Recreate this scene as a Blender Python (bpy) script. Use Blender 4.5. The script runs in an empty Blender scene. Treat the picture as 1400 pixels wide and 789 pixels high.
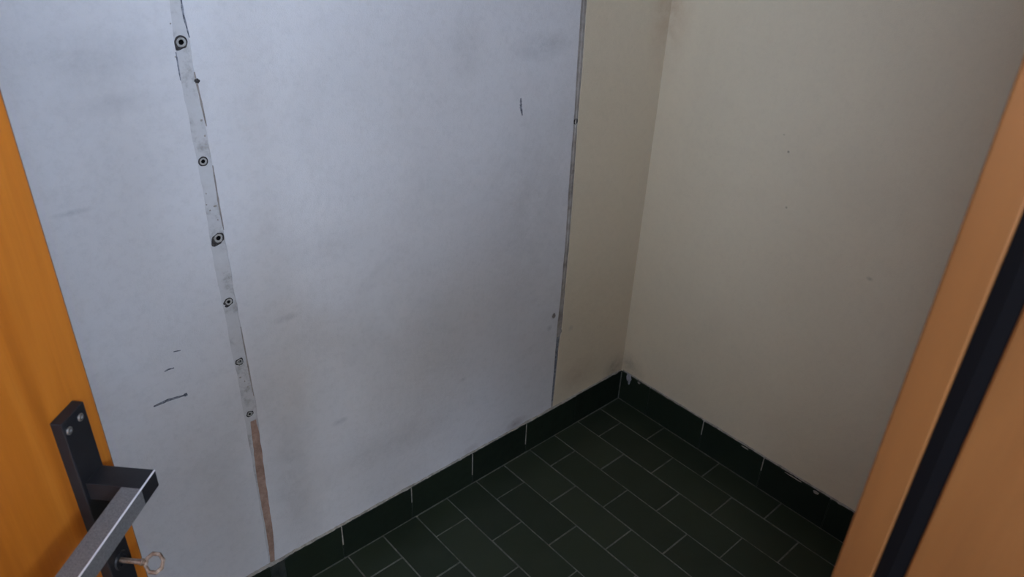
import bpy, bmesh, math, random
from mathutils import Vector, Matrix, noise

random.seed(7)
scene = bpy.context.scene
COL = scene.collection

# ------------------------------------------------------------------ camera
F_PX = 1015.1225
YAW, PITCH, ROLL = 0.744969, 0.517309, 0.0436166
CAM = Vector((-1.55321, -1.15907, 1.46956))
fwd = Vector((math.sin(YAW) * math.cos(PITCH), math.cos(YAW) * math.cos(PITCH), -math.sin(PITCH)))
rgt = Vector((math.cos(YAW), -math.sin(YAW), 0))
upv = rgt.cross(fwd)
r2 = rgt * math.cos(ROLL) + upv * math.sin(ROLL)
u2 = -rgt * math.sin(ROLL) + upv * math.cos(ROLL)
cam_data = bpy.data.cameras.new('camera')
cam = bpy.data.objects.new('camera', cam_data)
COL.objects.link(cam)
m = Matrix((r2, u2, -fwd)).transposed().to_4x4()
m.translation = CAM
cam.matrix_world = m
cam_data.sensor_fit = 'HORIZONTAL'
cam_data.sensor_width = 36.0
cam_data.lens = F_PX / 1400 * 36.0
cam_data.clip_start = 0.01
cam_data.dof.use_dof = True
cam_data.dof.focus_distance = 1.4
cam_data.dof.aperture_fstop = 12.0
scene.camera = cam

# ------------------------------------------------------------------ world, light, exposure
world = bpy.data.worlds.new('sky')
scene.world = world
world.use_nodes = True
bg = world.node_tree.nodes['Background']
bg.inputs[0].default_value = (0.55, 0.72, 1.0, 1)
bg.inputs[1].default_value = 1.0

# daylight entering through the two windows of the front room
CX0, CX1, CY0 = -3.40, 0.60, -3.30          # front room extents
WINDOWS = [  # wall, from, to, sill, head, watts
    ('rear', -3.36, -0.80, 2.16, 2.64, 370),
    ('left', -3.26, -1.40, 2.06, 2.64, 430),
]
for wname, wa, wb, wz0, wz1, watts in WINDOWS:
    ld = bpy.data.lights.new('window_daylight', 'AREA')
    ld.shape = 'RECTANGLE'
    ld.size = wb - wa - 0.1
    ld.size_y = wz1 - wz0 - 0.1
    ld.energy = watts
    ld.color = (0.54, 0.70, 1.0)
    lo_ = bpy.data.objects.new('window_daylight', ld)
    COL.objects.link(lo_)
    if wname == 'rear':
        lo_.location = ((wa + wb) / 2, CY0 - 0.13, (wz0 + wz1) / 2)
        lo_.rotation_euler = (math.radians(90), 0, math.radians(0))
    else:
        lo_.location = (CX0 - 0.13, (wa + wb) / 2, (wz0 + wz1) / 2)
        lo_.rotation_euler = (math.radians(90), 0, math.radians(-90))

vs = scene.view_settings
vs.view_transform = 'Standard'
vs.look = 'None'
vs.gamma = 1.0
vs.use_curve_mapping = False
vs.exposure = -0.34


# ------------------------------------------------------------------ helpers
def srgb(r, g, b):
    def f(c):
        c /= 255
        return c / 12.92 if c <= 0.04045 else ((c + 0.055) / 1.055) ** 2.4
    return (f(r), f(g), f(b), 1)


def obj(name, bm, mat, parent=None, smooth=False):
    me = bpy.data.meshes.new(name)
    bmesh.ops.recalc_face_normals(bm, faces=bm.faces[:])
    bm.to_mesh(me)
    bm.free()
    if mat:
        me.materials.append(mat)
    if smooth:
        for p in me.polygons:
            p.use_smooth = True
    o = bpy.data.objects.new(name, me)
    COL.objects.link(o)
    if parent:
        o.parent = parent
    return o


def empty(name, loc=(0, 0, 0), rz=0.0):
    o = bpy.data.objects.new(name, None)
    COL.objects.link(o)
    o.location = loc
    o.rotation_euler = (0, 0, rz)
    o.empty_display_size = 0.05
    return o


def tag(o, label=None, cat=None, group=None, kind=None):
    if label: o['label'] = label
    if cat: o['category'] = cat
    if group: o['group'] = group
    if kind: o['kind'] = kind
    return o


def box(bm, x0, x1, y0, y1, z0, z1, bevel=0.0, seg=1):
    r = bmesh.ops.create_cube(bm, size=1.0)
    vs_ = r['verts']
    for v in vs_:
        v.co = Vector((x0 + (v.co.x + 0.5) * (x1 - x0), y0 + (v.co.y + 0.5) * (y1 - y0), z0 + (v.co.z + 0.5) * (z1 - z0)))
    if bevel > 0:
        es = list({e for v in vs_ for e in v.link_edges})
        bmesh.ops.bevel(bm, geom=es, offset=bevel, segments=seg, affect='EDGES', profile=0.5)
    return vs_


def boxbm(*a, **k):
    bm = bmesh.new()
    box(bm, *a, **k)
    return bm


def prism(bm, pts, axis, a, b):
    """closed polygon pts (2D) extruded along axis from a to b."""
    def P(p, t):
        if axis == 'y': return (p[0], t, p[1])
        if axis == 'x': return (t, p[0], p[1])
        return (p[0], p[1], t)
    va = [bm.verts.new(P(p, a)) for p in pts]
    vb = [bm.verts.new(P(p, b)) for p in pts]
    n = len(pts)
    bm.faces.new(va)
    bm.faces.new(vb[::-1])
    for i in range(n):
        bm.faces.new((va[i], va[(i + 1) % n], vb[(i + 1) % n], vb[i]))


def lathe(bm, prof, n, centre, axis='y', wob=0.0, seed=0):
    """prof: list of (radius, depth); ring mesh about an axis through centre."""
    rings = []
    for r, d in prof:
        ring = []
        for k in range(n):
            a = 2 * math.pi * k / n
            rr = r * (1 + wob * noise.noise(Vector((math.cos(a) * 1.7, math.sin(a) * 1.7, seed * 3.1 + r * 40))))
            ca, sa = rr * math.cos(a), rr * math.sin(a)
            if axis == 'y': p = (ca, d, sa)
            elif axis == 'x': p = (d, ca, sa)
            else: p = (ca, sa, d)
            ring.append(bm.verts.new(Vector(centre) + Vector(p)))
        rings.append(ring)
    for i in range(len(rings) - 1):
        for k in range(n):
            bm.faces.new((rings[i][k], rings[i][(k + 1) % n], rings[i + 1][(k + 1) % n], rings[i + 1][k]))
    return rings


# ------------------------------------------------------------------ materials
class NT:
    def __init__(self, name):
        self.mat = bpy.data.materials.new(name)
        self.mat.use_nodes = True
        self.t = self.mat.node_tree
        self.b = self.t.nodes['Principled BSDF']
        self.geo = None

    def n(self, typ, **kw):
        nd = self.t.nodes.new(typ)
        for k, v in kw.items():
            setattr(nd, k, v)
        return nd

    def link(self, a, b):
        self.t.links.new(a, b)

    def pos(self):
        if self.geo is None:
            self.geo = self.n('ShaderNodeTexCoord')
        return self.geo.outputs['Object']

    def mapping(self, scale=(1, 1, 1), loc=(0, 0, 0)):
        mp = self.n('ShaderNodeMapping')
        mp.inputs['Scale'].default_value = scale
        mp.inputs['Location'].default_value = loc
        self.link(self.pos(), mp.inputs['Vector'])
        return mp.outputs['Vector']

    def noise(self, scale, detail=4, rough=0.55, vec=None, dist=0.0):
        nd = self.n('ShaderNodeTexNoise')
        nd.inputs['Scale'].default_value = scale
        nd.inputs['Detail'].default_value = detail
        nd.inputs['Roughness'].default_value = rough
        nd.inputs['Distortion'].default_value = dist
        self.link(vec if vec is not None else self.pos(), nd.inputs['Vector'])
        return nd.outputs['Fac']

    def ramp(self, fac, stops):
        nd = self.n('ShaderNodeValToRGB')
        el = nd.color_ramp.elements
        while len(el) < len(stops):
            el.new(0.5)
        for e, (p, c) in zip(el, stops):
            e.position = p
            e.color = c
        self.link(fac, nd.inputs['Fac'])
        return nd.outputs['Color']

    def maprange(self, v, a, b, c, d):
        nd = self.n('ShaderNodeMapRange')
        for i, x in zip((1, 2, 3, 4), (a, b, c, d)):
            nd.inputs[i].default_value = x
        self.link(v, nd.inputs[0])
        return nd.outputs[0]

    def math(self, op, a, b):
        nd = self.n('ShaderNodeMath', operation=op)
        for i, x in enumerate((a, b)):
            if isinstance(x, (int, float)):
                nd.inputs[i].default_value = x
            else:
                self.link(x, nd.inputs[i])
        return nd.outputs[0]

    def mix(self, fac, a, b, mode='MIX'):
        nd = self.n('ShaderNodeMix', data_type='RGBA', blend_type=mode)
        if isinstance(fac, (int, float)):
            nd.inputs[0].default_value = fac
        else:
            self.link(fac, nd.inputs[0])
        for i, x in ((6, a), (7, b)):
            if isinstance(x, tuple):
                nd.inputs[i].default_value = x
            else:
                self.link(x, nd.inputs[i])
        return nd.outputs[2]

    def bump(self, h, strength, dist):
        nd = self.n('ShaderNodeBump')
        nd.inputs['Strength'].default_value = strength
        nd.inputs['Distance'].default_value = dist
        self.link(h, nd.inputs['Height'])
        self.link(nd.outputs['Normal'], self.b.inputs['Normal'])

    def blot(self, c, r, amt, nz):
        """soft mask around point c (xyz) with radii r, broken up by noise nz"""
        mp = self.mapping(scale=tuple(1 / x for x in r), loc=tuple(-a / x for a, x in zip(c, r)))
        ln = self.n('ShaderNodeVectorMath', operation='LENGTH')
        self.link(mp, ln.inputs[0])
        s = self.maprange(ln.outputs['Value'], 1.0, 0.1, 0.0, 1.0)
        return self.math('MULTIPLY', self.math('MULTIPLY', s, nz), amt)

    def done(self, base, rough=0.6, spec=0.5, metal=0.0):
        if isinstance(base, tuple):
            self.b.inputs['Base Color'].default_value = base
        else:
            self.link(base, self.b.inputs['Base Color'])
        if isinstance(rough, (int, float)):
            self.b.inputs['Roughness'].default_value = rough
        else:
            self.link(rough, self.b.inputs['Roughness'])
        self.b.inputs['Specular IOR Level'].default_value = spec
        self.b.inputs['Metallic'].default_value = metal
        return self.mat


def wall_mat(name, base, dirt, blots, mottled=0.10):
    t = NT(name)
    broad = t.noise(1.7, 5, 0.6)
    fine = t.noise(9.0, 6, 0.65)
    f = t.maprange(t.math('ADD', t.math('MULTIPLY', broad, 0.6), t.math('MULTIPLY', fine, 0.4)), 0.42, 0.68, 0.0, mottled)
    c = t.mix(f, base, dirt)
    c = t.mix(t.maprange(t.noise(75.0, 5, 0.75), 0.46, 0.72, 0.0, 0.22), c, dirt)
    c = t.mix(t.maprange(t.noise(4.5, 7, 0.7, dist=0.8), 0.52, 0.70, 0.0, 0.16), c, dirt)
    nz = t.maprange(t.noise(16.0, 8, 0.72, dist=0.4), 0.35, 0.62, 0.15, 1.0)
    for ce, r, a, col in blots:
        c = t.mix(t.blot(ce, r, a, nz), c, col)
    # roller texture and shallow trowel waves
    rel = t.math('ADD', t.math('MULTIPLY', t.noise(420.0, 3, 0.6), 0.35), t.math('MULTIPLY', t.noise(38.0, 4, 0.6), 0.65))
    t.bump(rel, 0.6, 0.0025)
    return t.done(c, 0.62, 0.25)


DIRT = srgb(128, 122, 116)
GREY = srgb(120, 120, 122)
PINK = srgb(140, 120, 112)
WY = 0.007
M = {}
M['panel'] = wall_mat('white_painted_plaster', srgb(205, 201, 198), srgb(166, 162, 158), [
    ((-1.31, WY, 1.215), (0.14, 0.3, 0.05), 0.26, GREY),
    ((-1.26, WY, 1.15), (0.10, 0.3, 0.02), 0.20, GREY),
    ((-0.62, WY, 1.165), (0.06, 0.3, 0.09), 0.22, DIRT),
    ((-0.41, WY, 1.14), (0.11, 0.3, 0.035), 0.42, GREY),
    ((-0.45, WY, 0.78), (0.14, 0.3, 0.30), 0.22, DIRT),
    ((-0.95, WY, 0.83), (0.12, 0.3, 0.05), 0.15, DIRT),
    ((-1.06, WY, 0.705), (0.035, 0.3, 0.010), 0.5, GREY),
    ((-1.36, WY, 1.003), (0.035, 0.3, 0.006), 0.60, GREY),
    ((-0.44, WY, 0.122), (0.045, 0.3, 0.022), 0.75, PINK),
    ((-0.60, WY, 0.118), (0.03, 0.3, 0.016), 0.55, PINK),
    ((-0.97, WY, 0.405), (0.025, 0.3, 0.010), 0.5, GREY),
    ((-0.63, WY, 0.36), (0.015, 0.3, 0.008), 0.5, GREY),
    ((-0.322, WY, 0.428), (0.012, 0.3, 0.012), 1.0, srgb(118, 104, 96)),
    ((-0.335, WY, 0.395), (0.012, 0.3, 0.012), 0.6, GREY),
    ((-1.1, WY, 0.30), (0.05, 0.3, 0.22), 0.25, DIRT),
    ((-0.85, WY, 0.27), (0.30, 0.3, 0.06), 0.20, DIRT),
])
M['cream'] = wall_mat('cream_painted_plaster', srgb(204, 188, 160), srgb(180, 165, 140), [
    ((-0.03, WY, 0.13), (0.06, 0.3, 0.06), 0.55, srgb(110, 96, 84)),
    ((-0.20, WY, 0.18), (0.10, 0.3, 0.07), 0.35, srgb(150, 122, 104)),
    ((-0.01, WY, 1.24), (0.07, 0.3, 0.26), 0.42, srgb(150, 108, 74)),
    ((-0.25, WY, 0.36), (0.012, 0.3, 0.012), 0.5, GREY),
])
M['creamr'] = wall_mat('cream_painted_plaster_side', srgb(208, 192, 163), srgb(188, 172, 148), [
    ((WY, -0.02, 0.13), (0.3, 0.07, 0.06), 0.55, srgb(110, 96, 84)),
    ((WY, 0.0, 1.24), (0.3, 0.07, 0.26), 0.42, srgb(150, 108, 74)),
    ((WY, -0.374, 0.928), (0.3, 0.004, 0.004), 1.0, srgb(96, 88, 80)),
    ((WY, -0.354, 0.963), (0.3, 0.004, 0.003), 0.7, srgb(110, 100, 90)),
    ((WY, -0.627, 0.709), (0.3, 0.010, 0.006), 0.8, srgb(120, 108, 96)),
    ((WY, -0.40, 0.80), (0.3, 0.004, 0.004), 0.7, srgb(120, 108, 96)),
], 0.14)
M['plain'] = wall_mat('plain_white_plaster', srgb(192, 168, 136), srgb(178, 156, 126), [])

M['ceil'] = wall_mat('white_ceiling_paint', srgb(214, 200, 178), srgb(204, 190, 168), [])

t = NT('grey_filler')
M['filler'] = t.done(t.ramp(t.noise(26, 6, 0.7), [(0.30, srgb(150, 144, 138)), (0.48, srgb(186, 182, 178)), (0.75, srgb(194, 191, 188))]), 0.8, 0.2)
t.bump(t.noise(120, 5, 0.7), 0.6, 0.0015)
t = NT('old_putty')
M['putty'] = t.done(t.ramp(t.noise(22, 6, 0.7), [(0.30, srgb(112, 100, 92)), (0.50, srgb(152, 142, 132)), (0.72, srgb(178, 170, 160))]), 0.85, 0.2)
t.bump(t.noise(150, 5, 0.7), 0.7, 0.0015)
t = NT('brown_raw_plaster')
M['brown'] = t.done(t.ramp(t.noise(30, 6, 0.7), [(0.30, srgb(130, 104, 90)), (0.55, srgb(164, 134, 116)), (0.78, srgb(182, 158, 142))]), 0.9, 0.15)
t.bump(t.noise(180, 5, 0.7), 0.7, 0.0015)
t = NT('scuff_dark')
M['scuff'] = t.done(t.ramp(t.noise(160, 4, 0.7), [(0.38, srgb(80, 80, 84)), (0.62, srgb(140, 140, 144))]), 0.8, 0.2)
t = NT('hole_dark')
M['hole'] = t.done(srgb(26, 23, 22), 0.95, 0.1)
t = NT('hole_rim')
M['rim'] = t.done(t.ramp(t.noise(300, 3, 0.6), [(0.3, srgb(40, 37, 36)), (0.7, srgb(84, 78, 74))]), 0.9, 0.1)
t = NT('plug_plastic')
M['plug'] = t.done(t.ramp(t.noise(200, 3, 0.6), [(0.3, srgb(140, 134, 124)), (0.7, srgb(176, 172, 164))]), 0.55, 0.4)

t = NT('green_tile_glaze')
oi = t.n('ShaderNodeObjectInfo')
tc = t.ramp(oi.outputs['Random'], [(0.0, srgb(38, 45, 32)), (0.5, srgb(43, 50, 35)), (1.0, srgb(48, 54, 39))])
tc = t.mix(t.maprange(t.noise(14, 6, 0.7), 0.4, 0.7, 0.0, 0.35), tc, srgb(56, 60, 50))
M['tile'] = t.done(tc, t.maprange(t.noise(30, 5, 0.7), 0.3, 0.7, 0.36, 0.56), 0.25)
t.bump(t.noise(70, 3, 0.6), 0.15, 0.002)
t = NT('dark_green_skirting_glaze')
oi = t.n('ShaderNodeObjectInfo')
tc = t.ramp(oi.outputs['Random'], [(0.0, srgb(26, 33, 25)), (1.0, srgb(33, 40, 29))])
M['skirt'] = t.done(tc, t.maprange(t.noise(30, 5, 0.7), 0.3, 0.7, 0.32, 0.52), 0.25)
t.bump(t.noise(60, 3, 0.6), 0.15, 0.002)
t = NT('grey_grout')
M['grout'] = t.done(t.ramp(t.noise(40, 5, 0.7), [(0.3, srgb(72, 72, 64)), (0.7, srgb(122, 120, 110))]), 0.9, 0.2)
t = NT('dark_skirting_grout')
M['dgrout'] = t.done(t.ramp(t.noise(40, 5, 0.7), [(0.3, srgb(34, 38, 33)), (0.7, srgb(58, 60, 54))]), 0.9, 0.15)
t = NT('pale_grout')
M['mortar'] = t.done(t.ramp(t.noise(60, 6, 0.7), [(0.3, srgb(120, 112, 102)), (0.7, srgb(178, 170, 158))]), 0.9, 0.2)
t.bump(t.noise(150, 5, 0.7), 0.7, 0.0015)
t = NT('white_plaster_dab')
M['dab'] = t.done(t.ramp(t.noise(80, 4, 0.7), [(0.3, srgb(120, 118, 120)), (0.7, srgb(176, 173, 175))]), 0.9, 0.2)


def wood_mat(name, dark, mid, light, rough, fleck=0.35, zs=1.2):
    t = NT(name)
    v = t.mapping(scale=(26, 26, zs))
    g1 = t.noise(1.0, 6, 0.6, v, 0.6)
    v2 = t.mapping(scale=(150, 150, 9))
    g2 = t.noise(1.0, 4, 0.6, v2, 0.2)
    c = t.ramp(g1, [(0.30, dark), (0.50, mid), (0.72, light)])
    c = t.mix(t.maprange(g2, 0.42, 0.72, 0.0, fleck), c, dark)
    big = t.noise(2.4, 3, 0.5)
    c = t.mix(t.maprange(big, 0.4, 0.7, 0.0, 0.22), c, light)
    t.bump(g2, 0.12, 0.001)
    return t.done(c, rough, 0.4)


M['door'] = wood_mat('orange_door_veneer', srgb(148, 80, 18), srgb(178, 102, 28), srgb(192, 118, 40), 0.42)
M['jamb'] = wood_mat('tan_frame_veneer', srgb(90, 54, 21), srgb(102, 63, 26), srgb(113, 72, 33), 0.5, 0.22)
t = NT('black_rubber')
M['rubber'] = t.done(srgb(10, 9, 10), 0.9, 0.05)
t = NT('black_handle_enamel')
M['black'] = t.done(t.ramp(t.noise(60, 4, 0.6), [(0.3, srgb(24, 24, 27)), (0.7, srgb(33, 33, 35))]), 0.45, 0.3)
t = NT('grey_brushed_metal')
M['steel'] = t.done(t.ramp(t.noise(900, 2, 0.5), [(0.3, srgb(96, 96, 97)), (0.7, srgb(124, 124, 125))]), 0.5, 0.5, 0.35)
t = NT('painted_highlight')
M['highlight'] = t.done(srgb(226, 226, 230), 0.3, 0.5, 0.3)  # pale tone that paints the glint on the lever edge
t = NT('screw_metal')
M['screw'] = t.done(srgb(165, 162, 158), 0.35, 0.5, 0.9)
t = NT('old_key_metal')
M['key'] = t.done(t.ramp(t.noise(220, 3, 0.6), [(0.3, srgb(128, 104, 84)), (0.7, srgb(176, 164, 152))]), 0.4, 0.5, 0.8)
t = NT('pvc_white')
M['pvc'] = t.done(srgb(225, 225, 222), 0.4, 0.4)
t = NT('corridor_terrazzo')
M['terrazzo'] = t.done(t.ramp(t.noise(120, 4, 0.7), [(0.35, srgb(130, 118, 104)), (0.65, srgb(176, 164, 148))]), 0.5, 0.4)
t = NT('clear_pane')
tr = t.n('ShaderNodeBsdfTransparent')
gl = t.n('ShaderNodeBsdfGlossy')
gl.inputs['Roughness'].default_value = 0.02
mx = t.n('ShaderNodeMixShader')
mx.inputs[0].default_value = 0.06
t.link(tr.outputs[0], mx.inputs[1])
t.link(gl.outputs[0], mx.inputs[2])
t.link(mx.outputs[0], t.t.nodes['Material Output'].inputs['Surface'])
M['pane'] = t.mat

# ------------------------------------------------------------------ the room shell
RX0 = -2.60          # far left end of the small room
DY = -1.0803         # room face of the doorway wall
DY2 = -1.185         # front-room face of the doorway wall
CEIL = 2.75
# hinge / frame geometry
HD = math.radians(46)
U = Vector((math.sin(HD), math.cos(HD), 0))
N = Vector((math.cos(HD), -math.sin(HD), 0))
FREE = CAM + U * 0.501 - N * 0.400
FREE.z = 0
DW = 0.80
HINGE = FREE - U * DW
JX = CAM.x + 0.308            # right jamb reveal
LX = HINGE.x - 0.012          # left jamb reveal
DTOP = 2.03
FT = 0.045                    # frame thickness

floor = obj('floor', boxbm(RX0 - 0.1, 0.11, DY2, 0.12, -0.12, -0.0011), M['grout'])
tag(floor, 'dark green rectangular floor tiles in running bond with grey grout', None, kind='structure')

# floor tiles: rows parallel to the right wall, half bond
ROW, PIT, G = 0.1, 0.2, 0.0034
C0, JA, JB = 0.0867, 0.087, 0.1865
tile_cache = {}


def tile_mesh(w, l):
    k = (round(w, 4), round(l, 4))
    if k not in tile_cache:
        bm = boxbm(-w / 2, w / 2, -l / 2, l / 2, -0.007, 0.0, bevel=0.0007)
        me = bpy.data.meshes.new('floor_tile')
        bmesh.ops.recalc_face_normals(bm, faces=bm.faces[:])
        bm.to_mesh(me)
        bm.free()
        me.materials.append(M['tile'])
        tile_cache[k] = me
    return tile_cache[k]


i = 0
while True:
    xa = 0.0 if i == 0 else -(C0 + ROW * (i - 1))
    xb = -(C0 + ROW * i)
    xb = max(xb, RX0)
    if xa <= RX0 + 0.01:
        break
    off = JA if i % 2 == 1 else JB
    ys = [0.0, -off]
    while ys[-1] - PIT > DY + 0.005:
        ys.append(ys[-1] - PIT)
    ys.append(DY)
    for a, b in zip(ys[:-1], ys[1:]):
        w, l = (xa - xb) - G, (a - b) - G
        if w < 0.01 or l < 0.01:
            continue
        o = bpy.data.objects.new('floor_tile', tile_mesh(w, l))
        COL.objects.link(o)
        o.parent = floor
        o.location = ((xa + xb) / 2 + random.uniform(-.0004, .0004), (a + b) / 2 + random.uniform(-.0004, .0004), random.uniform(-.0005, .0003))
        o.rotation_euler = (random.uniform(-.003, .003), random.uniform(-.004, .004), random.uniform(-.003, .003))
    i += 1

# ---- left wall: backing, three plaster fields, two filled chases
wall_left = obj('wall_left', boxbm(RX0 - 0.1, WY + 0.10, WY + 0.016, WY + 0.12, 0.0, CEIL), M['plain'])
tag(wall_left, 'white plaster wall with two vertical patched seams and wall plugs', None, kind='structure')

SL = [(-1.168, CEIL), (-1.1686, 1.2839), (-1.1719, 1.244), (-1.1731, 1.2088), (-1.174, 1.1702), (-1.1725, 1.1401), (-1.1711, 1.0378), (-1.1706, 0.9851), (-1.1712, 0.9409), (-1.1738, 0.8694), (-1.172, 0.7802), (-1.1706, 0.6846), (-1.1679, 0.589), (-1.1693, 0.5186), (-1.169, 0.42), (-1.1698, 0.2853), (-1.1715, 0.1116), (-1.1715, 0.0)]
SR = [(-1.153, CEIL), (-1.1523, 1.2828), (-1.1532, 1.2484), (-1.1504, 1.2242), (-1.1521, 1.1711), (-1.1488, 1.11), (-1.1479, 1.0278), (-1.1486, 0.9348), (-1.1471, 0.8892), (-1.1473, 0.7833), (-1.1457, 0.7009), (-1.1457, 0.6207), (-1.1433, 0.5551), (-1.1442, 0.5055), (-1.1469, 0.3954), (-1.1502, 0.2739), (-1.1526, 0.1649), (-1.1581, 0.1085), (-1.1581, 0.0)]
TL = [(-0.312, CEIL), (-0.3114, 1.2242), (-0.3087, 1.0845), (-0.3047, 0.9667), (-0.3046, 0.8316), (-0.3, 0.6434), (-0.3014, 0.4707), (-0.3047, 0.3912), (-0.3046, 0.3315), (-0.304, 0.2321), (-0.3045, 0.1416), (-0.3045, 0.0)]
TR = [(-0.294, CEIL), (-0.293, 1.2229), (-0.2894, 1.0821), (-0.2897, 0.9641), (-0.2864, 0.8276), (-0.2836, 0.6386), (-0.2842, 0.4645), (-0.2843, 0.3832), (-0.2899, 0.3254), (-0.2919, 0.2266), (-0.2945, 0.1286), (-0.2945, 0.0)]


def px(poly, z):
    for (xa, za), (xb, zb) in zip(poly[:-1], poly[1:]):
        if za >= z >= zb:
            return xa + (xb - xa) * (za - z) / max(1e-9, za - zb)
    return poly[-1][0]


def ragged(poly, seed, amp=0.0016, step=0.012):
    zs = []
    z = 0.0
    while z < 1.40:
        zs.append(z)
        z += step
    zs += [1.7, 2.1, CEIL]
    return [(px(poly, z) + amp * (noise.noise(Vector((seed * 7.3, 0, z * 38))) + 0.6 * noise.noise(Vector((seed * 3.1, 5, z * 110)))), z) for z in zs]


eSL, eSR, eTL, eTR = ragged(SL, 1), ragged(SR, 2), ragged(TL, 3, 0.0009), ragged(TR, 4, 0.0009)
for nm, lo, hi, mt in (('plaster_panel', [(RX0, 0), (RX0, CEIL)], eSL, M['panel']),
                       ('plaster_panel', eSR, eTL, M['panel']),
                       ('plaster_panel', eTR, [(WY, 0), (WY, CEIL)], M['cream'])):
    bm = bmesh.new()
    prism(bm, lo + hi[::-1], 'y', WY, WY + 0.016)
    obj(nm, bm, mt, wall_left)


def chase(name, left, right, mat, depth, holes):
    """filled seam between two ragged edges, set back by depth, with round holes at holes"""
    bm = bmesh.new()
    n = len(left)
    y0, y1 = WY + depth, WY + 0.016
    zs = [p[1] for p in left]
    K = 16
    def ring_pts(hx, hz, r):
        return [(hx + r * math.cos(2 * math.pi * k / K), hz + r * math.sin(2 * math.pi * k / K)) for k in range(K)]
    # split rows at the holes: rows fully inside a hole's window are replaced by one annular patch
    spans = []
    for hx, hz, r in holes:
        lo = max(i for i in range(n) if zs[i] <= hz - r - 0.001)
        hi = min(i for i in range(n) if zs[i] >= hz + r + 0.001)
        spans.append((lo, hi, hx, hz, r))
    i = 0
    vl = [bm.verts.new((p[0], y0, p[1])) for p in left]
    vr = [bm.verts.new((p[0], y0, p[1])) for p in right]
    while i < n - 1:
        sp = [s for s in spans if s[0] == i]
        if sp:
            lo, hi, hx, hz, r = sp[0]
            r = min(r, 0.49 * (right[lo][0] - left[lo][0]))
            ring = [bm.verts.new((a, y0, b)) for a, b in ring_pts(hx, hz, r)]
            outer = vr[lo:hi + 1] + vl[lo:hi + 1][::-1]
            es = []
            for seq in (ring, outer):
                for a, b in zip(seq, seq[1:] + seq[:1]):
                    es.append(bm.edges.get((a, b)) or bm.edges.new((a, b)))
            bmesh.ops.triangle_fill(bm, use_beauty=True, use_dissolve=False, edges=es)
            i = hi
        else:
            bm.faces.new((vl[i], vr[i], vr[i + 1], vl[i + 1]))
            i += 1
    return obj(name, bm, mat, wall_left)


PLUGS = [(-1.1628, 1.2245, 0.0098), (-1.1614, 1.0394, 0.0082), (-1.1584, 0.9022, 0.0100), (-1.1599, 0.7772, 0.0080), (-1.1590, 0.6468, 0.0080), (-1.1569, 0.5223, 0.0072)]
chase('filler_strip', eSL, eSR, M['filler'], 0.0012, [(x, z, r * 0.45) for x, z, r in PLUGS])
chase('putty_strip', eTL, eTR, M['putty'], 0.0016, [(-0.2972, 0.9547, 0.0045)])
bm = bmesh.new()
lathe(bm, [(0.0075, WY + 0.0008), (0.0055, WY + 0.0008), (0.0044, WY + 0.0020), (0.0042, WY + 0.0155), (0.0001, WY + 0.0155)], 14, (-0.2972, 0, 0.9547), wob=0.25, seed=9)
obj('drilled_hole', bm, M['hole'], wall_left)
# bead of old adhesive standing in the right seam
bm = bmesh.new()
edge = []
for k in range(60):
    z = 0.50 + k * 0.0135
    xm = 0.45 * px(TL, z) + 0.55 * px(TR, z)
    w = 0.0028 * (0.7 + 0.9 * noise.noise(Vector((z * 30, 2, 1))) ** 2)
    edge.append((xm - w, xm + w, z))
va = [[bm.verts.new((a, WY + 0.0017, z)), bm.verts.new(((a + b) / 2, WY - 0.0004, z)), bm.verts.new((b, WY + 0.0017, z))] for a, b, z in edge]
for p, q in zip(va[:-1], va[1:]):
    bm.faces.new((p[0], p[1], q[1], q[0]))
    bm.faces.new((p[1], p[2], q[2], q[1]))
obj('adhesive_bead', bm, M['putty'], wall_left)


def chip(name, pts, mat, th=0.0008, y=WY):
    bm = bmesh.new()
    prism(bm, pts, 'y', y - th, y + 0.0004)
    return obj(name, bm, mat, wall_left)


# bare brown plaster at the foot of the left seam
BL = [(-1.1580, 0.5121), (-1.1615, 0.4427), (-1.1650, 0.3706), (-1.1660, 0.281), (-1.1655, 0.2114), (-1.1675, 0.1281), (-1.1690, 0.1050)]
BR = [(-1.1479, 0.5075), (-1.1440, 0.4449), (-1.1450, 0.3832), (-1.1462, 0.3008), (-1.1475, 0.239), (-1.1525, 0.1781), (-1.1559, 0.1405), (-1.1586, 0.1050)]
bl = [(px(BL, 0.105 + k * 0.0102) + 0.0012 * noise.noise(Vector((k * 0.7, 1, 1))), 0.105 + k * 0.0102) for k in range(40)]
br = [(px(BR, 0.105 + k * 0.0102) + 0.0014 * noise.noise(Vector((k * 0.7, 8, 1))), 0.105 + k * 0.0102) for k in range(40)]
chip('bare_plaster', bl + br[::-1], M['brown'], 0.0006, WY + 0.0012)
# crumbled dark filling at the foot of the right seam
bl = [(px(TL, 0.125 + k * 0.008) + 0.002 + 0.001 * noise.noise(Vector((k * 0.6, 1, 4))), 0.125 + k * 0.008) for k in range(29)]
br = [(px(TR, 0.125 + k * 0.008) - 0.0035 + 0.001 * noise.noise(Vector((k * 0.6, 8, 4))), 0.125 + k * 0.008) for k in range(29)]
chip('dark_filling', bl + br[::-1], M['scuff'], 0.0005, WY + 0.0016)


def blob(name, cx, cz, r, mat, seed, y=WY, th=0.0012, sx=1.0):
    bm = bmesh.new()
    prof = [(r, y + 0.0003), (r * 0.8, y - th * 0.6), (r * 0.45, y - th), (0.0001, y - th)]
    lathe(bm, prof, 16, (cx, 0, cz), wob=0.45, seed=seed)
    for v in bm.verts:
        v.co.x = cx + (v.co.x - cx) * sx
    return obj(name, bm, mat, wall_left, smooth=True)


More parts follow.
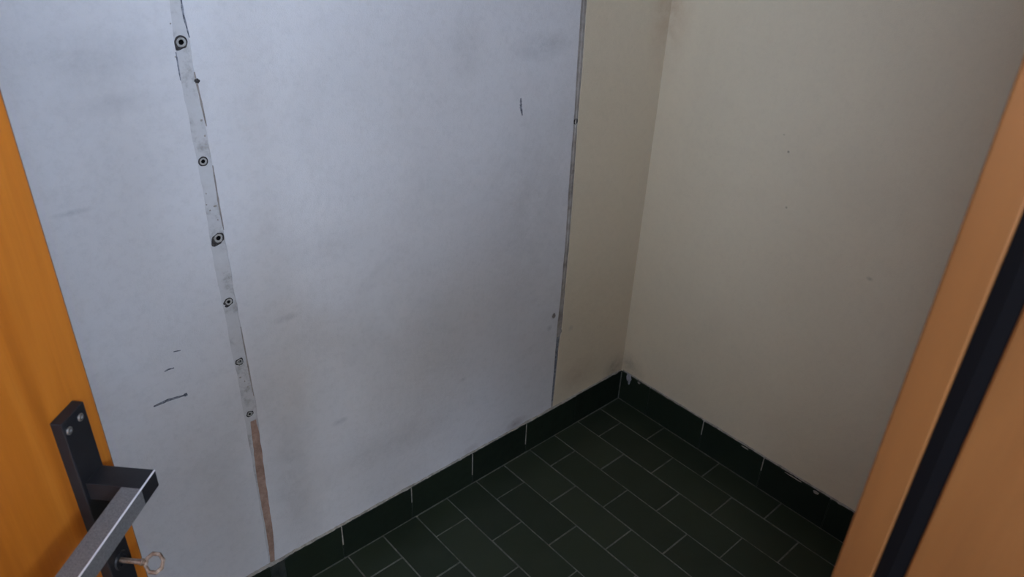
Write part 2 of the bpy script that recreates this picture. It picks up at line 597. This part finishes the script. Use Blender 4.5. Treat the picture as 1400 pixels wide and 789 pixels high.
blob('plaster_lump', -0.2935, 0.366, 0.009, M['putty'], 3)
blob('plaster_lump', -0.2945, 0.829, 0.007, M['putty'], 5)
blob('plaster_lump', -0.3219, 0.428, 0.0075, M['putty'], 6, th=0.0008)
blob('plaster_lump', -1.1495, 1.166, 0.0042, M['rim'], 8, th=0.0008)


def scratch(pts, w_, mat=None, seed=0):
    up, dn = [], []
    w = w_ * 1.25
    n = 14
    for k in range(n + 1):
        t_ = k / n * (len(pts) - 1)
        j = min(int(t_), len(pts) - 2)
        f = t_ - j
        x = pts[j][0] * (1 - f) + pts[j + 1][0] * f
        z = pts[j][1] * (1 - f) + pts[j + 1][1] * f
        d = Vector((pts[j + 1][0] - pts[j][0], pts[j + 1][1] - pts[j][1])).normalized()
        e = w * (0.35 + 0.65 * math.sin(math.pi * min(1, k / n * 0.8 + 0.12))) * (1 + 0.5 * noise.noise(Vector((k * 0.9, seed, 2))))
        up.append((x - d.y * e, z + d.x * e))
        dn.append((x + d.y * e, z - d.x * e))
    return chip('scratch', up + dn[::-1], mat or M['scuff'], 0.0003)


scratch([(-0.4765, 1.0374), (-0.4750, 1.017), (-0.4698, 0.998)], 0.0024, seed=1)
scratch([(-1.3195, 0.6221), (-1.2941, 0.6241), (-1.2638, 0.6208)], 0.0021, seed=2)
blob('scratch_end', -1.264, 0.6212, 0.0042, M['scuff'], 12, th=0.0005)
scratch([(-1.2891, 0.684), (-1.282, 0.6855), (-1.2728, 0.6845)], 0.0012, seed=3)
scratch([(-1.2681, 0.7165), (-1.256, 0.7144)], 0.0009, seed=4)
# hairline cracks along the left seam
scratch([(-1.1523, 1.30), (-1.1530, 1.262), (-1.1500, 1.230)], 0.0011, seed=5)
scratch([(-1.1515, 1.180), (-1.1490, 1.135), (-1.1470, 1.095)], 0.0012, M['putty'], seed=6)
scratch([(-1.1732, 1.212), (-1.1738, 1.170)], 0.0009, seed=7)
scratch([(-1.1477, 1.03), (-1.1484, 0.96), (-1.1475, 0.915)], 0.0010, M['putty'], seed=8)
scratch([(-1.1465, 0.72), (-1.1455, 0.64), (-1.1440, 0.56)], 0.0010, M['putty'], seed=9)

# dark flecks left in the filler of the left seam
for k, (fx, fz, fr) in enumerate(((-1.1655, 0.985, 0.0022), (-1.1680, 0.966, 0.0017), (-1.1640, 0.955, 0.0020), (-1.1545, 0.960, 0.0028), (-1.1540, 0.935, 0.0024),
                                  (-1.1530, 1.105, 0.0030), (-1.1515, 1.080, 0.0022), (-1.1625, 0.612, 0.0022), (-1.1560, 0.600, 0.0026), (-1.1520, 0.585, 0.0022), (-1.1735, 1.252, 0.0016), (-1.1745, 1.205, 0.0016))):
    blob('filler_fleck', fx, fz, fr * 0.8, M['putty'], 30 + k, y=WY + 0.0012 if fx > -1.17 else WY, th=0.0003, sx=0.6 + 0.25 * (k % 4))

# ---- right wall
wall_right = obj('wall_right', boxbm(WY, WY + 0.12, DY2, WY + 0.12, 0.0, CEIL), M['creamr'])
tag(wall_right, 'cream painted plaster wall with faint marks', None, kind='structure')

# ---- doorway wall (room to front room) and the other walls
bm = bmesh.new()
box(bm, CX0, LX - FT, DY2, DY, 0, CEIL)
box(bm, JX + FT, CX1, DY2, DY, 0, CEIL)
box(bm, LX - FT, JX + FT, DY2, DY, DTOP + FT, CEIL)
wd = obj('wall_front', bm, M['plain'])
tag(wd, 'plain plaster wall holding the doorway', None, kind='structure')
we = obj('wall_end', boxbm(RX0 - 0.1, RX0, DY, WY, 0, CEIL), M['plain'])
tag(we, 'plain plaster wall closing the far left end of the room', None, kind='structure')
ce = obj('ceiling', boxbm(CX0 - 0.15, CX1 + 0.1, CY0 - 0.1, WY + 0.12, CEIL, CEIL + 0.1), M['ceil'])
tag(ce, 'plain white ceiling', None, kind='structure')
cf = obj('floor_front_room', boxbm(CX0 - 0.15, CX1 + 0.1, CY0 - 0.1, DY2, -0.12, 0.0), M['terrazzo'])
tag(cf, 'speckled floor of the front room outside the doorway', None, kind='structure')
cr = obj('wall_side', boxbm(CX1, CX1 + 0.1, CY0 - 0.1, DY, 0, CEIL), M['plain'])
tag(cr, 'plain side wall of the front room', None, kind='structure')
for k, (wname, wa, wb, wz0, wz1, watts) in enumerate(WINDOWS):
    bm = bmesh.new()
    if wname == 'rear':
        lo, hi = CX0 - 0.15, CX1 + 0.1
        B = lambda a, b, c, d: box(bm, a, b, CY0 - 0.15, CY0, c, d)
    else:
        lo, hi = CY0, DY
        B = lambda a, b, c, d: box(bm, CX0 - 0.15, CX0, a, b, c, d)
    B(lo, wa, 0, CEIL)
    B(wb, hi, 0, CEIL)
    B(wa, wb, 0, wz0)
    B(wa, wb, wz1, CEIL)
    tag(obj('wall_' + wname, bm, M['plain']), 'plain front room wall with a window, ' + wname + ' side', None, kind='structure')
    mid = (wa + wb) / 2
    win = empty('window_%d' % (k + 1), (mid, CY0 - 0.07, wz0) if wname == 'rear' else (CX0 - 0.07, mid, wz0), math.pi / 2 if wname == 'rear' else 0)
    tag(win, 'white framed window in the ' + wname + ' wall of the front room', None, kind='structure')
    hw, hh = (wb - wa) / 2, wz1 - wz0
    for a, b, c, d in ((-hw, -hw + 0.05, 0, hh), (hw - 0.05, hw, 0, hh), (-hw + 0.05, hw - 0.05, 0, 0.05), (-hw + 0.05, hw - 0.05, hh - 0.05, hh)):
        obj('window_frame', boxbm(-0.025, 0.025, a, b, c, d), M['pvc'], win)
    obj('pane', boxbm(-0.002, 0.002, -hw + 0.05, hw - 0.05, 0.05, hh - 0.05), M['pane'], win)

# ---- skirting tiles
SH, ST = 0.104, 0.0066


def skirt_row(base, axis, cuts, seed):
    for k, (a, b) in enumerate(zip(cuts[:-1], cuts[1:])):
        g = 0.0014
        lo, hi = b + g, a - g
        if hi - lo < 0.004:
            continue
        bm = bmesh.new()
        n = max(2, int((hi - lo) / 0.012))
        h0 = SH + random.uniform(-0.0012, 0.0012)
        top = [(lo + (hi - lo) * q / n, h0 - (0.0016 * max(0, noise.noise(Vector((seed, (lo + (hi - lo) * q / n) * 60, 3))) * 1.7 - 0.25)) * 1.6) for q in range(n + 1)]
        pts = [(lo, 0.0006), (hi, 0.0006)] + top[::-1]
        prism(bm, pts, axis, 0.0 + random.uniform(-.0004, .0004), ST)
        es = [e for e in bm.edges if all(abs((v.co.y if axis == 'y' else v.co.x)) < 0.001 for v in e.verts)]
        bmesh.ops.bevel(bm, geom=es, offset=0.0009, segments=1, affect='EDGES')
        obj('skirting_tile', bm, M['skirt'], base)


bl_ = obj('baseboard_left', boxbm(RX0, WY, 0.0022, WY, 0.0, SH - 0.003), M['dgrout'])
tag(bl_, 'dark green tile skirting along the patched white wall', None, kind='structure')
skirt_row(bl_, 'y', [0.0, -0.205, -0.405, -0.6, -0.797, -0.995, -1.141], 1)
skirt_row(bl_, 'y', [-1.172, -1.37, -1.57, -1.77, -1.97, -2.17, -2.37, -2.57], 2)
br_ = obj('baseboard_right', boxbm(0.0022, WY, DY, 0.0022, 0.0, SH - 0.003), M['dgrout'])
tag(br_, 'dark green tile skirting along the cream wall', None, kind='structure')
skirt_row(br_, 'x', [-0.0, -0.112, -0.311, -0.508, -0.70, -0.90, DY + 0.001], 3)

# crumbling plaster line on top of the skirting
for base, axis, a, b, sd in ((bl_, 'y', 0.0, -1.7, 1), (br_, 'x', 0.0, DY, 2)):
    bm = bmesh.new()
    n = 240
    rows = []
    for k in range(n + 1):
        s = a + (b - a) * k / n
        nz = noise.noise(Vector((s * 24, sd * 5, 0)))
        nf = noise.noise(Vector((s * 95, sd * 9, 1)))
        lowish = 1.0 if axis == 'y' else 0.6
        h = SH + 0.0012 + lowish * max(0, 0.0022 + 0.003 * nz + 0.002 * nf)
        y = 0.0016 + 0.0022 * nf + (0.0008 if axis == 'y' else 0.002)
        y = min(max(y, 0.0008), WY - 0.001)
        prof = [(y, SH - 0.003), (y, SH + 0.0004), (WY - 0.001, h), (WY + 0.0002, h + 0.001)]
        rows.append([bm.verts.new((s, d, z) if axis == 'y' else (d, s, z)) for d, z in prof])
    for p, q in zip(rows[:-1], rows[1:]):
        for j in range(3):
            bm.faces.new((p[j], p[j + 1], q[j + 1], q[j]))
    obj('plaster_line', bm, M['mortar'], base)
# pale grout showing in the upper half of some skirting joints
for xj, z0 in ((-0.995, 0.045), (-0.797, 0.055), (-0.6, 0.03), (-0.405, 0.03)):
    obj('joint_grout', boxbm(xj - 0.0014, xj + 0.0014, 0.0004, 0.003, z0, SH - 0.001), M['mortar'], bl_)
for yj, z0 in ((-0.311, 0.055), (-0.508, 0.06)):
    obj('joint_grout', boxbm(0.0004, 0.003, yj - 0.0014, yj + 0.0014, z0, SH - 0.001), M['mortar'], br_)
# rough mortar plug where the old partition met the skirting
bm = bmesh.new()
for k in range(7):
    zz = k * 0.0165
    r = lathe(bm, [(0.0001, 0), (0.013 + 0.003 * noise.noise(Vector((k, 1, 2))), 0.0)], 10, (-1.1565, 0.004, zz), 'z', 0.3, k)
bm.free()
bm = bmesh.new()
rows = []
for k in range(15):
    z = 0.001 + k * (SH - 0.004) / 14
    rows.append([bm.verts.new((-1.1718 + 0.0305 * q / 6, 0.0035 + 0.0035 * noise.noise(Vector((q * 0.8, k * 0.7, 3))) - 0.001, z)) for q in range(7)])
for p, q in zip(rows[:-1], rows[1:]):
    for j in range(6):
        bm.faces.new((p[j], p[j + 1], q[j + 1], q[j]))
obj('mortar_fill', bm, M['dgrout'], bl_)


def dab(base, cy, cz, ry, rz, seed, mat):
    bm = bmesh.new()
    pts = []
    for k in range(18):
        a = 2 * math.pi * k / 18
        rr = 1 + 0.5 * noise.noise(Vector((math.cos(a) * 1.6, math.sin(a) * 1.6, seed)))
        pts.append((cy + ry * rr * math.cos(a), cz + rz * rr * math.sin(a)))
    prism(bm, pts, 'x', -0.0012, 0.0008)
    return obj('plaster_dab', bm, mat, base)


dab(br_, -0.030, 0.096, 0.010, 0.013, 1, M['dab'])
dab(br_, -0.033, 0.082, 0.004, 0.009, 2, M['dab'])
dab(br_, -0.662, 0.099, 0.008, 0.004, 3, M['mortar'])
dab(br_, -0.60, 0.102, 0.022, 0.0018, 4, M['mortar'])
dab(br_, -0.07, 0.101, 0.006, 0.003, 6, M['mortar'])
dab(br_, -0.45, 0.1015, 0.012, 0.002, 5, M['mortar'])
# grout standing in the inside corner of the skirting
obj('corner_grout', boxbm(-0.0016, 0.002, -0.0016, 0.002, 0.0, SH - 0.002), M['grout'], bl_)

# ---- wall plugs in the left seam
PL = ['largest wall plug, topmost on the patched seam, with pale sleeve ring',
      'small round wall plug second from the top of the patched seam',
      'cracked wall plug with a dark smear below it on the patched seam',
      'wall plug in a ragged hole, fourth from the top of the patched seam',
      'small wall plug fifth from the top of the patched seam',
      'lowest wall plug, just above the bare brown plaster']
for k, ((x, z, r), lb) in enumerate(zip(PLUGS, PL)):
    root = empty('wall_plug', (x, WY + 0.0012, z))
    tag(root, lb, 'wall plug', 'wall plugs in the patched seam')
    bm = bmesh.new()      # broken plaster edge round the sleeve
    lathe(bm, [(r * 1.0, 0.0002), (r * 0.97, -0.0007), (r * 0.72, -0.0007), (r * 0.70, 0.0006)], 28, (0, 0, 0), wob=0.10 if k in (0, 1) else 0.30, seed=k)
    if k in (0, 2, 3):    # chipped corner, lower left
        for v in bm.verts:
            d = Vector((v.co.x, v.co.z))
            if d.length > r * 0.85:
                e = max(0, d.normalized().dot(Vector((-0.75, -0.66))) - 0.55)
                v.co.x += -0.75 * e * r * (0.9 if k != 2 else 1.5)
                v.co.z += -0.66 * e * r * (0.9 if k != 2 else 1.5)
    obj('broken_rim', bm, M['rim'], root)
    bm = bmesh.new()
    lathe(bm, [(r * 0.74, 0.0004), (r * 0.72, -0.0011), (r * 0.66, -0.0015), (r * 0.44, -0.0013), (r * 0.40, -0.0006), (r * 0.39, 0.012)], 24, (0, 0, 0), wob=0.05 if k < 2 else 0.16, seed=k + 20)
    if k in (2, 4):       # split sleeve
        dl = [f for f in bm.faces if (lambda c: c.x > 0 and abs(c.z) < r * 0.16)(f.calc_center_median())]
        bmesh.ops.delete(bm, geom=dl, context='FACES')
    obj('sleeve', bm, M['plug'], root, smooth=True)
    bm = bmesh.new()
    lathe(bm, [(r * 0.385, -0.0002), (r * 0.38, 0.0118), (0.0001, 0.0118)], 20, (0, 0, 0))
    obj('bore', bm, M['hole'], root)

# ------------------------------------------------------------------ door frame (trim) with rubber seal
tr_ = empty('trim_1', (JX, DY, 0))
tag(tr_, 'tan wood door jamb with a black rubber seal strip', None, kind='structure')


def wbox(name, x0, x1, y0, y1, z0, z1, mat, parent, bevel=0.0, seg=1):
    p = parent.location
    return obj(name, boxbm(x0 - p.x, x1 - p.x, y0 - p.y, y1 - p.y, z0 - p.z, z1 - p.z, bevel=bevel, seg=seg), mat, parent)


yb0, yb1 = CAM.y + 0.0609, CAM.y + 0.0488
wbox('rebate_strip', JX, JX + FT, yb0, DY, 0, DTOP, M['jamb'], tr_, 0.0012, 2)
wbox('jamb_board', JX, JX + FT, DY2 - 0.004, yb1, 0, DTOP, M['jamb'], tr_, 0.0012, 2)
bm = bmesh.new()
pts = [(0.008, yb1 + 0.0001 - DY), (0.0006, yb1 + 0.0001 - DY), (0.0001, yb1 + 0.003 - DY), (-0.0003, (yb0 + yb1) / 2 - DY), (0.0001, yb0 - 0.003 - DY), (0.0006, yb0 - 0.0001 - DY), (0.008, yb0 - 0.0001 - DY)]
prism(bm, pts, 'z', 0.002, DTOP)
obj('rubber_seal', bm, M['rubber'], tr_)
tl = empty('trim_2', (LX, DY, 0))
tag(tl, 'tan wood door jamb on the hinge side', None, kind='structure')
wbox('jamb_board', LX - FT, LX, DY2 - 0.004, DY, 0, DTOP, M['jamb'], tl, 0.0012, 2)
th_ = empty('trim_3', (LX, DY, DTOP))
tag(th_, 'tan wood door frame head', None, kind='structure')
wbox('head_board', LX - FT, JX + FT, DY2 - 0.004, DY, DTOP, DTOP + FT, M['jamb'], th_, 0.0012, 2)

# ------------------------------------------------------------------ door leaf with lever handle
RZ = math.pi / 2 - HD
door = empty('door_1', HINGE, RZ)
tag(door, 'orange wood veneer door standing ajar with black lever handle', None, kind='structure')
obj('door_leaf', boxbm(0, DW - 0.0012, 0, 0.040, 0.008, 2.02, bevel=0.0012, seg=2), M['door'], door)
obj('edge_band', boxbm(DW - 0.0012, DW, 0.001, 0.039, 0.009, 2.019), M['jamb'], door)


def dx(u):
    return DW + u


# local coordinates: x along the leaf, -y out of the visible face
pl = obj('backplate', boxbm(dx(-0.0582), dx(-0.0270), -0.0105, 0.0, 0.800, 1.0585, bevel=0.0010, seg=2), M['black'], door)
pl['label'] = 'black handle backplate'
for u_, z_ in ((-0.0525, 1.0475), (-0.0362, 1.0485), (-0.0525, 0.8115), (-0.0362, 0.8115)):
    bm = bmesh.new()
    rings = lathe(bm, [(0.0036, -0.0104), (0.0036, -0.0114), (0.0030, -0.0119), (0.0014, -0.0119), (0.0012, -0.0110), (0.0001, -0.0110)], 18, (dx(u_), 0, z_))
    s = obj('screw', bm, M['screw'], pl, smooth=False)
    bm = bmesh.new()
    a = random.uniform(0, 3)
    bmm = box(bm, -0.0028, 0.0028, -0.0121, -0.01185, -0.0004, 0.0004)
    bmesh.ops.rotate(bm, verts=bm.verts, cent=(0, 0, 0), matrix=Matrix.Rotation(a, 3, 'Y'))
    bmesh.ops.translate(bm, verts=bm.verts, vec=(dx(u_), 0, z_))
lev = empty('lever_handle', (dx(-0.042), -0.0105, 0.980))
lev.parent = door
# neck leaves the plate, turns into the lever
nk = obj('neck', boxbm(-0.0120, 0.0115, -0.0505, 0.0, -0.0095, 0.0095, bevel=0.0007, seg=2), M['black'], lev)
bar = obj('lever_bar', boxbm(-0.128, -0.0120, -0.0505, -0.0322, -0.0095, 0.0095, bevel=0.0007, seg=2), M['steel'], lev)
obj('highlight_strip', boxbm(-0.128, 0.0112, -0.0510, -0.0495, 0.0085, 0.0100, bevel=0.0005, seg=1), M['highlight'], lev)  # thin pale strip painting a highlight along the lever's upper outer edge
obj('end_cap', boxbm(-0.1305, -0.1281, -0.0505, -0.0322, -0.0095, 0.0095, bevel=0.0006), M['black'], lev)
bm = bmesh.new()
lathe(bm, [(0.0095, -0.0104), (0.0090, -0.0122), (0.0060, -0.0124), (0.0056, -0.0108), (0.0001, -0.0108)], 22, (dx(-0.0426), 0, 0.8795))
obj('keyhole_rosette', bm, M['black'], pl)

# ------------------------------------------------------------------ key in the lock
kb = HINGE + U * dx(-0.0426) + N * 0.0108
key = empty('key', (kb.x, kb.y, 0.8795), RZ)
tag(key, 'old metal key with an open ring bow standing in the door lock', 'key')
bm = bmesh.new()
lathe(bm, [(0.0001, 0.0), (0.0026, 0.0), (0.0026, -0.0195), (0.0036, -0.0200), (0.0036, -0.0222), (0.0026, -0.0227), (0.0026, -0.0255), (0.0001, -0.0255)], 14, (0, 0, 0))
obj('shaft', bm, M['key'], key, smooth=False)
bm = bmesh.new()
tilt = math.radians(45)
e1 = Vector((0, -1, 0))
e2 = Vector((math.cos(tilt), 0, math.sin(tilt)))
e3 = e1.cross(e2)
cen = Vector((0, -0.0332, 0))
rings = []
for k in range(8):
    a = 2 * math.pi * (k + 0.5) / 8
    d = e1 * math.cos(a) + e2 * math.sin(a)
    p = cen + e1 * (0.0086 * math.cos(a)) + e2 * (0.0090 * math.sin(a))
    rings.append([bm.verts.new(p + d * (0.0021 * math.cos(q * math.pi / 3)) + e3 * (0.0015 * math.sin(q * math.pi / 3))) for q in range(6)])
for k in range(8):
    A, B = rings[k], rings[(k + 1) % 8]
    for q in range(6):
        bm.faces.new((A[q], A[(q + 1) % 6], B[(q + 1) % 6], B[q]))
obj('bow', bm, M['key'], key)

# ------------------------------------------------------------------ the person taking the view, standing in front of the doorway
M['skin'] = NT('skin').done(srgb(196, 150, 122), 0.55, 0.3)
M['shirt'] = NT('navy_sweater').done(srgb(38, 42, 56), 0.9, 0.2)
M['jeans'] = NT('dark_jeans').done(srgb(40, 48, 66), 0.9, 0.2)
M['shoe'] = NT('black_shoes').done(srgb(24, 24, 25), 0.6, 0.3)
M['hair'] = NT('dark_hair').done(srgb(38, 28, 22), 0.7, 0.3)
pb = CAM - Vector((math.sin(YAW), math.cos(YAW), 0)) * 0.38 + Vector((math.cos(YAW), -math.sin(YAW), 0)) * 0.08
person = empty('person', (pb.x, pb.y, 0), -YAW)
tag(person, 'person in navy sweater and dark jeans standing outside the doorway with raised hands', 'person')
V, E, Rr = [], [], []


def jn(p, r, parent=None):
    V.append(p)
    Rr.append(r if isinstance(r, tuple) else (r, r))
    if parent is not None:
        E.append((parent, len(V) - 1))
    return len(V) - 1


pel = jn((0, 0, 0.96), (0.170, 0.115))
sp = jn((0, -0.01, 1.12), (0.160, 0.105), pel)
ch = jn((0, -0.005, 1.30), (0.190, 0.112), sp)
nb = jn((0, -0.01, 1.44), (0.075, 0.065), ch)
nk_ = jn((0, 0.005, 1.51), 0.052, nb)
hd = jn((0, 0.03, 1.585), (0.072, 0.088), nk_)
ht = jn((0, 0.02, 1.665), (0.068, 0.085), hd)
jn((0, 0.115, 1.575), 0.012, hd)                      # nose
for s_ in (-1, 1):
    jn((s_ * 0.078, 0.02, 1.585), 0.014, hd)          # ear
    sh = jn((s_ * 0.215, -0.01, 1.40), 0.066, ch)
    el = jn((s_ * 0.285, 0.10, 1.15), 0.052, sh)
    wr = jn((s_ * 0.110, 0.245, 1.375), 0.029, el)
    pm = jn((s_ * 0.092, 0.272, 1.425), (0.032, 0.016), wr)
    kn = jn((s_ * 0.084, 0.286, 1.462), (0.034, 0.013), pm)
    th1 = jn((s_ * 0.062, 0.282, 1.425), 0.010, pm)
    jn((s_ * 0.045, 0.292, 1.445), 0.008, th1)
    for q, ln in enumerate((0.062, 0.070, 0.064, 0.050)):
        f1 = jn((s_ * (0.084 + (q - 1.5) * 0.019), 0.294, 1.488 - q * 0.003), 0.0085, kn)
        f2 = jn((s_ * (0.080 + (q - 1.5) * 0.019), 0.300, 1.488 + ln * 0.35), 0.0080, f1)
        jn((s_ * (0.074 + (q - 1.5) * 0.018), 0.292, 1.488 + ln * 0.75), 0.0070, f2)
    hp = jn((s_ * 0.095, 0, 0.88), 0.090, pel)
    kne = jn((s_ * 0.105, 0.015, 0.50), 0.062, hp)
    an = jn((s_ * 0.110, -0.02, 0.10), 0.043, kne)
    hl = jn((s_ * 0.112, -0.03, 0.045), 0.040, an)
    jn((s_ * 0.128, 0.13, 0.035), (0.042, 0.030), hl)
me = bpy.data.meshes.new('body_cage')
V = [(x_, y_, z_ * (1.03 if y_ < 0.2 else 1.0)) for x_, y_, z_ in V]
me.from_pydata(V, E, [])
cage = bpy.data.objects.new('body_cage', me)
COL.objects.link(cage)
sk = cage.modifiers.new('skin', 'SKIN')
for i_, v_ in enumerate(me.skin_vertices[0].data):
    v_.radius = Rr[i_]
    v_.use_root = (i_ == 0)
sb = cage.modifiers.new('sub', 'SUBSURF')
sb.levels = sb.render_levels = 2
dg = bpy.context.evaluated_depsgraph_get()
bme = bpy.data.meshes.new_from_object(cage.evaluated_get(dg))
bpy.data.objects.remove(cage)
for k in ('skin', 'shirt', 'jeans', 'shoe'):
    bme.materials.append(M[k])
zmin = min(v.co.z for v in bme.vertices)
for v in bme.vertices:
    v.co.z -= zmin
for p in bme.polygons:
    c = p.center
    p.use_smooth = True
    if c.z < 0.085: p.material_index = 3
    elif c.z < 0.97: p.material_index = 2
    elif c.z > 1.475 - zmin and abs(c.x) < 0.07 and c.y < 0.16: p.material_index = 0
    elif c.y > 0.225: p.material_index = 0
    else: p.material_index = 1
body = bpy.data.objects.new('body', bme)
COL.objects.link(body)
body.parent = person
bm = bmesh.new()
bmesh.ops.create_uvsphere(bm, u_segments=24, v_segments=14, radius=1.0)
bmesh.ops.delete(bm, geom=[v for v in bm.verts if v.co.z < -0.25 or (v.co.y > 0.35 and v.co.z < 0.45)], context='VERTS')
for v in bm.verts:
    v.co = Vector((v.co.x * 0.090, v.co.y * 0.108 + 0.015, v.co.z * 0.098 + 1.660 - zmin))
hr = obj('hair', bm, M['hair'], person, smooth=True)
so = hr.modifiers.new('thick', 'SOLIDIFY')
so.thickness = 0.012
